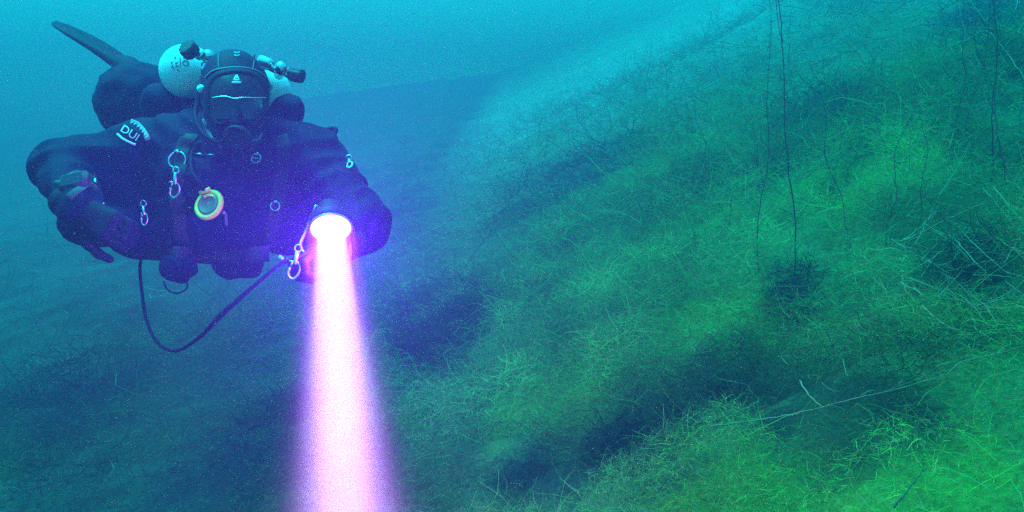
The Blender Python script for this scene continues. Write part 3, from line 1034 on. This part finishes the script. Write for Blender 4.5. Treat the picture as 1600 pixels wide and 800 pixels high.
plate('brow_frame', 114, 151, .024, M['plastic'])
plate('lens', 154, 186, .023, M['glass'])
bm = bmesh.new(); tube(bm, [hsurf(v.x, v.y, .026) for v in catmull([Vector((a, b_, 0)) for a, b_ in ((331, 153), (341, 151.5), (352, 150.5), (366, 154), (380, 152.5), (396, 153), (415, 152.5))], 4)], .0022, 6)
from_bm('lens_rim', bm, M['steel'], mask)
bm = bmesh.new(); tube(bm, [hsurf(v.x, v.y, .004) for v in catmull([Vector((a, b_, 0)) for a, b_ in ((320, 122), (332, 111), (350, 106.5), (368, 105), (388, 106.5), (404, 112), (418, 122))], 4)], .0022, 6)
from_bm('skirt_edge', bm, M['grey'], mask)
# nose pocket
sdf_object('nose_pocket', [('e', tuple(hsurf(369, 186, .012)), (.020, .030, .024), ROT, .01), ('c', tuple(hsurf(369, 170, .016)), tuple(hsurf(369, 194, .024)), .010, .017, .01)], .004, M['rubber'], mask)
bm = bmesh.new()
for a, b_, c2, d2, w in ((362, 129, 377, 129, .003), (364.5, 125.5, 369.5, 117.5, .0024), (374.5, 125.5, 369.5, 117.5, .0024), (366, 125, 373.5, 125, .0028), (368.5, 121.5, 371, 121.5, .003)):
    tube(bm, [hsurf(a, b_, .027), hsurf((a + c2) / 2, (b_ + d2) / 2, .0275), hsurf(c2, d2, .027)], w, 6, flat=.5, flatdir=-cf)
from_bm('badge', bm, M['print'], mask)
bm = bmesh.new(); lathe(bm, hsurf(315, 139, .004, 2.17), -cf - cr * .4, [(0, -.006), (.011, -.006), (.012, .004), (.009, .010), (0, .012)], 16)
bk = from_bm('strap_buckle', bm, M['print'], mask)
bm = bmesh.new(); tube(bm, [P(318, 142, 2.15), P(313, 138, 2.2), P(318, 130, 2.30), P(345, 120, 2.345), P(390, 120, 2.345), P(414, 130, 2.30), P(421, 140, 2.2), P(418, 144, 2.15)], .014, 8, flat=.2, flatdir=None)
from_bm('strap', bm, M['rubber'], mask)

# ---- primary regulator in the mouth
reg = empty('regulator', P(368, 218, 2.02), 'black breathing regulator held in the diver\'s mouth below the mask', 'regulator')
rc = P(369, 216, 2.045)
bm = bmesh.new(); lathe(bm, rc, -cf - cu * .25, [(.022, -.055), (.022, -.03), (.034, -.028), (.038, -.01), (.036, .006), (.030, .012), (.029, .008), (.012, .011), (0, .012)], 32)
from_bm('second_stage', bm, M['plastic'], reg)
sdf_object('exhaust_tee', [('c', tuple(rc - cu * .022 + cf * .01), tuple(rc - cu * .02 - cr * .052 + cf * .035 + cu * .016), .016, .011, .01),
                           ('c', tuple(rc - cu * .022 + cf * .01), tuple(rc - cu * .02 + cr * .052 + cf * .035 + cu * .016), .016, .011, .01)], .004, M['plastic'], reg)
bm = bmesh.new(); tube(bm, catmull([rc - cr * .03 + cf * .02, P(340, 222, 2.07), P(318, 208, 2.16), P(305, 180, 2.28), P(312, 140, 2.33), P(322, 108, 2.30)], 6), .0065, 10)
from_bm('hose', bm, M['rubber'], reg)
# torch light on the hood's jaw, painted as pale strips, left and right of the regulator
for pix in ([(317, 186), (324, 200), (334, 216), (346, 230)], [(411, 205), (404, 214), (396, 225), (386, 233)]):
    bm = bmesh.new(); tube(bm, [hsurf(v.x, v.y, .004, 2.16) for v in catmull([Vector((a, b_, 0)) for a, b_ in pix], 5)], [.003 + .0011 * i for i in range(8)] + [.012 - .0008 * i for i in range(8)], 8, flat=.25, flatdir=-cf)
    from_bm('lit_jaw_strip', bm, M['grey'], hd)

# ---- backup regulator with yellow ring
bk = empty('backup_regulator', surf(328, 320, .03), 'round backup regulator with yellow-green ring on the chest', 'regulator')
c_ = surf(328, 321, .045); a_ = -cf * .9 + cr * -.25 + cu * .3
bm = bmesh.new(); lathe(bm, c_, a_, [(0, -.045), (.020, -.045), (.022, -.02), (.040, -.015), (.041, .0), (.036, .006)], 36)
from_bm('second_stage', bm, M['plastic'], bk)
bm = bmesh.new(); tube(bm, ring_pts(c_ + a_.normalized() * .004, a_, .040, 36), .0080, 10, close=True)
from_bm('outer_ring', bm, M['yellow'], bk)
bm = bmesh.new(); lathe(bm, c_, a_, [(.035, .004), (.030, .012), (.024, .013), (.022, .009), (.016, .012), (.013, .009), (.006, .012), (0, .012)], 32)
from_bm('purge_cover', bm, mat('olive_rubber', (.11, .14, .06), .6), bk)
x, y, z = basis(a_); bm = bmesh.new()
ar = [c_ + z * .012 + (cr * math.cos(t) + (cu - z * cu.dot(z)).normalized() * math.sin(t)) * .027 for t in np.linspace(.2, 2.2, 14)]
tube(bm, ar, .0045, 8); from_bm('cover_arc', bm, M['yellow'], bk)
bm = bmesh.new(); t0 = c_ + (P(320, 298, 2.1) - P(328, 320, 2.1)).normalized() * .046
tube(bm, [t0 - cr * .014 - cu * .008, t0 + cr * .016 + cu * .006], .0065, 10)
from_bm('hose_collar', bm, M['yellow'], bk)
bm = bmesh.new(); tube(bm, catmull([t0, surf(312, 286, .03), surf(300, 268, .02), surf(300, 240, .012), surf(312, 222, .01)], 6), .0065, 10)
from_bm('hose', bm, M['rubber'], bk)
bm = bmesh.new(); tube(bm, catmull([c_ + cr * .04 - cu * .02, surf(352, 336, .03), surf(354, 352, .02)], 5), .005, 8)
from_bm('lanyard', bm, M['grey'], bk)

# inflator hose above the left shoulder
inf = bmesh.new()
tube(inf, catmull([P(455, 205, 2.36), P(480, 203, 2.34), P(505, 203, 2.33), P(523, 201, 2.32), P(523, 208, 2.31), P(514, 217, 2.30), P(505, 228, 2.26)], 6), .0075, 10)
tag(from_bm('inflator_hose', inf, M['rubber']), 'black hose looping up from behind the diver\'s left shoulder', 'hose')
# wrist computer
wc = empty('wrist_computer', surf(118, 288, .01), 'dark wrist computer strapped to the diver\'s right forearm', 'dive computer')
c_ = surf(116, 284, .012); nrm = (-cf * .8 + cu * .5 - cr * .1).normalized(); x = (cr - nrm * cr.dot(nrm)).normalized(); x = (x + (cu - nrm * cu.dot(nrm)) * .25).normalized(); y = nrm.cross(x)
bm = bmesh.new(); bmesh.ops.create_cube(bm, size=1, matrix=Matrix.Translation(c_) @ Matrix((x, y, nrm)).transposed().to_4x4() @ Matrix.Diagonal((.078, .056, .024, 1)))
bmesh.ops.bevel(bm, geom=bm.edges[:], offset=.006, segments=3, affect='EDGES')
from_bm('case', bm, M['dimgrey'], wc)
bm = bmesh.new(); bmesh.ops.create_cube(bm, size=1, matrix=Matrix.Translation(c_ + nrm * .0125) @ Matrix((x, y, nrm)).transposed().to_4x4() @ Matrix.Diagonal((.058, .038, .002, 1)))
from_bm('screen', bm, M['glass'], wc, smooth=False)
for s in (-1, 1):
    bm = bmesh.new(); tube(bm, surf_path([(96 + 10 * s, 300 + 10 * s), (112 + 10 * s, 288 + 9 * s), (130 + 10 * s, 281 + 9 * s), (146 + 4 * s, 288 + 10 * s)], .004, 5), .011, 8, flat=.15, flatdir=-cf)
    from_bm('strap', bm, M['dimgrey'], wc)
bm = bmesh.new(); tube(bm, [surf(148, 273, .012), surf(149, 285, .012)], .0042, 8)
from_bm('buckle', bm, M['chrome'], wc)

# ---- torch with cable and battery canister
LC = P(517, 356, 1.86)
BD = (P(541, 800, 1.40) - LC).normalized()
torch = empty('dive_torch', LC - BD * .08, 'blazing violet-white dive torch in the diver\'s left hand', 'torch')
bm = bmesh.new(); lathe(bm, LC, -BD, [(.050, .0), (.053, .002), (.053, .03), (.044, .036), (.036, .05), (.030, .055), (.030, .075), (.022, .083), (.014, .086), (0, .087)], 40)
from_bm('head', bm, M['plastic'], torch)
bm = bmesh.new(); tube(bm, ring_pts(LC + BD * .001, BD, .0515, 48), .0035, 8, close=True)
from_bm('bezel', bm, M['chrome'], torch)
bm = bmesh.new(); lathe(bm, LC - BD * .003, BD, [(.049, 0), (.03, .001), (0, .0012)], 40)
ml = bpy.data.materials.new('torch_lens'); ml.use_nodes = True
em = ml.node_tree.nodes.new('ShaderNodeEmission'); em.inputs['Color'].default_value = (1, .85, 1, 1); em.inputs['Strength'].default_value = 14
ml.node_tree.links.new(em.outputs[0], ml.node_tree.nodes['Material Output'].inputs['Surface'])
ml.cycles.emission_sampling = 'NONE'
from_bm('lens', bm, ml, torch)
bm = bmesh.new(); hp = LC - BD * .08
tube(bm, catmull([hp - cr * .034, P(478, 362, 1.93), P(470, 385, 1.92), P(486, 402, 1.91), P(512, 400, 1.95), hp - cu * .03 + cr * .02], 6), .007, 10, flat=.6)
from_bm('handle', bm, M['steel'], torch)
bm = bmesh.new()
cab = [P(520, 330, 1.98), P(500, 372, 1.95), P(474, 398, 1.90), P(440, 412, 1.90), P(400, 444, 1.92), P(350, 488, 1.95), P(310, 528, 2.0), P(275, 548, 2.06), P(247, 536, 2.12), P(229, 500, 2.20), P(221, 450, 2.28), P(219, 412, 2.36), P(228, 385, 2.42)]
cp = catmull(cab, 8)
rr = [.0050 + (.0028 * max(0, 1 - abs(i / len(cp) - .42) / .10)) for i in range(len(cp))]
tube(bm, cp, rr, 10)
from_bm('cable', bm, M['rubber'], torch)
bm = bmesh.new(); lathe(bm, P(232, 388, 2.42), cf + cr * .1, [(0, -.03), (.03, -.03), (.035, -.02), (.035, .20), (.03, .21), (0, .21)], 24)
from_bm('battery_canister', bm, M['plastic'], torch)
bm = bmesh.new(); tube(bm, [P(436, 401, 1.90), P(443, 406, 1.90)], .007, 10)
from_bm('cable_clip', bm, M['chrome'], torch)
bm = bmesh.new(); tube(bm, catmull([surf(256, 440, 0, 2.26), P(262, 453, 2.24), P(278, 458, 2.22), P(292, 450, 2.24), P(292, 438, 2.27)], 6), .003, 6)
tag(from_bm('bungee_loop', bm, M['rubber']), 'thin black bungee loop under the waist pocket', 'loop')

# the torch's own light: narrow hot beam, wider spill, glow of the front glass
bl = bpy.data.lights.new('beam_light', 'AREA'); bl.shape = 'DISK'; bl.size = 0.094; bl.spread = math.radians(3.5)
bl.energy = 3.6; bl.color = (1.0, 0.28, 0.6)
bo = bpy.data.objects.new('beam_light', bl); COL.objects.link(bo); bo.location = LC + BD * .006 - torch.location
bo.rotation_euler = BD.to_track_quat('-Z', 'Y').to_euler(); bo.parent = torch
bl2 = bl.copy(); bl2.size = 0.12; bl2.spread = math.radians(20); bl2.energy = 11; bl2.color = (0.75, 0.12, 0.85)
bo2 = bpy.data.objects.new('halo_light', bl2); COL.objects.link(bo2); bo2.location = LC + BD * .008 - torch.location
bo2.rotation_euler = bo.rotation_euler; bo2.parent = torch
bl3 = bl.copy(); bl3.size = 0.07; bl3.spread = math.radians(16); bl3.energy = 24; bl3.color = (1.0, 0.62, 0.62)
bo3 = bpy.data.objects.new('core_light', bl3); COL.objects.link(bo3); bo3.location = LC + BD * .010 - torch.location
bo3.rotation_euler = bo.rotation_euler; bo3.parent = torch
gl = bpy.data.lights.new('glow_light', 'POINT'); gl.energy = 25; gl.shadow_soft_size = 0.02; gl.color = (0.25, 0.03, 1.0)
go = bpy.data.objects.new('glow_light', gl); COL.objects.link(go); go.location = LC + BD * .06 - torch.location; go.parent = torch

# ------------------------------------------------------------------ specks drifting in the water
bm = bmesh.new()
pts = []
for k in range(2200):
    d = random.uniform(.6, 4.5); pts.append((P(random.uniform(-100, 1700), random.uniform(-60, 860), d), random.uniform(.0003, .0008)))
for k in range(900):
    t = random.uniform(.1, 1.0); c_ = LC + BD * t
    pts.append((c_ + Vector((random.gauss(0, .05 + .05 * t), random.gauss(0, .05 + .05 * t), random.gauss(0, .05))), random.uniform(.0003, .0008)))
for p_, r_ in pts:
    vv = [bm.verts.new(p_ + Vector(d_) * r_) for d_ in ((1, 0, 0), (0, 1, 0), (-1, 0, 0), (0, -1, 0), (0, 0, 1), (0, 0, -1))]
    for a, b_ in ((0, 1), (1, 2), (2, 3), (3, 0)):
        bm.faces.new((vv[a], vv[b_], vv[4])); bm.faces.new((vv[b_], vv[a], vv[5]))
tag(from_bm('drifting_silt', bm, mat('silt', (.25, .25, .22), .8), None, False), 'tiny pale silt specks drifting in the water', 'silt', kind='stuff')

# ------------------------------------------------------------------ the water itself
bm = bmesh.new()
zlo = float(GZ.min()) - 1.0
zhi = max(float(GZ.max()), 1.0) + 0.6
bmesh.ops.create_cube(bm, size=1, matrix=Matrix.Translation((0, 23, (zlo + zhi) / 2)) @ Matrix.Diagonal((134, 88, zhi - zlo, 1)))
mh = bpy.data.materials.new('lake_water'); mh.use_nodes = True
nt = mh.node_tree; nt.nodes.remove(nt.nodes['Principled BSDF'])
pv = nt.nodes.new('ShaderNodeVolumePrincipled')
pv.inputs['Density'].default_value = 0.094
pv.inputs['Density Attribute'].default_value = ''
pv.inputs['Color'].default_value = (0.20, 0.195, 0.435, 1)
pv.inputs['Absorption Color'].default_value = (0.0, 0.24, 0.04, 1)
pv.inputs['Anisotropy'].default_value = 0.45
nt.links.new(pv.outputs[0], nt.nodes['Material Output'].inputs['Volume'])
mh.cycles.homogeneous_volume = True
mh.cycles.volume_sampling = 'EQUIANGULAR'
hz = from_bm('haze', bm, mh, None, False)
tag(hz, 'blue-green lake water filling the whole place', 'water', kind='stuff')
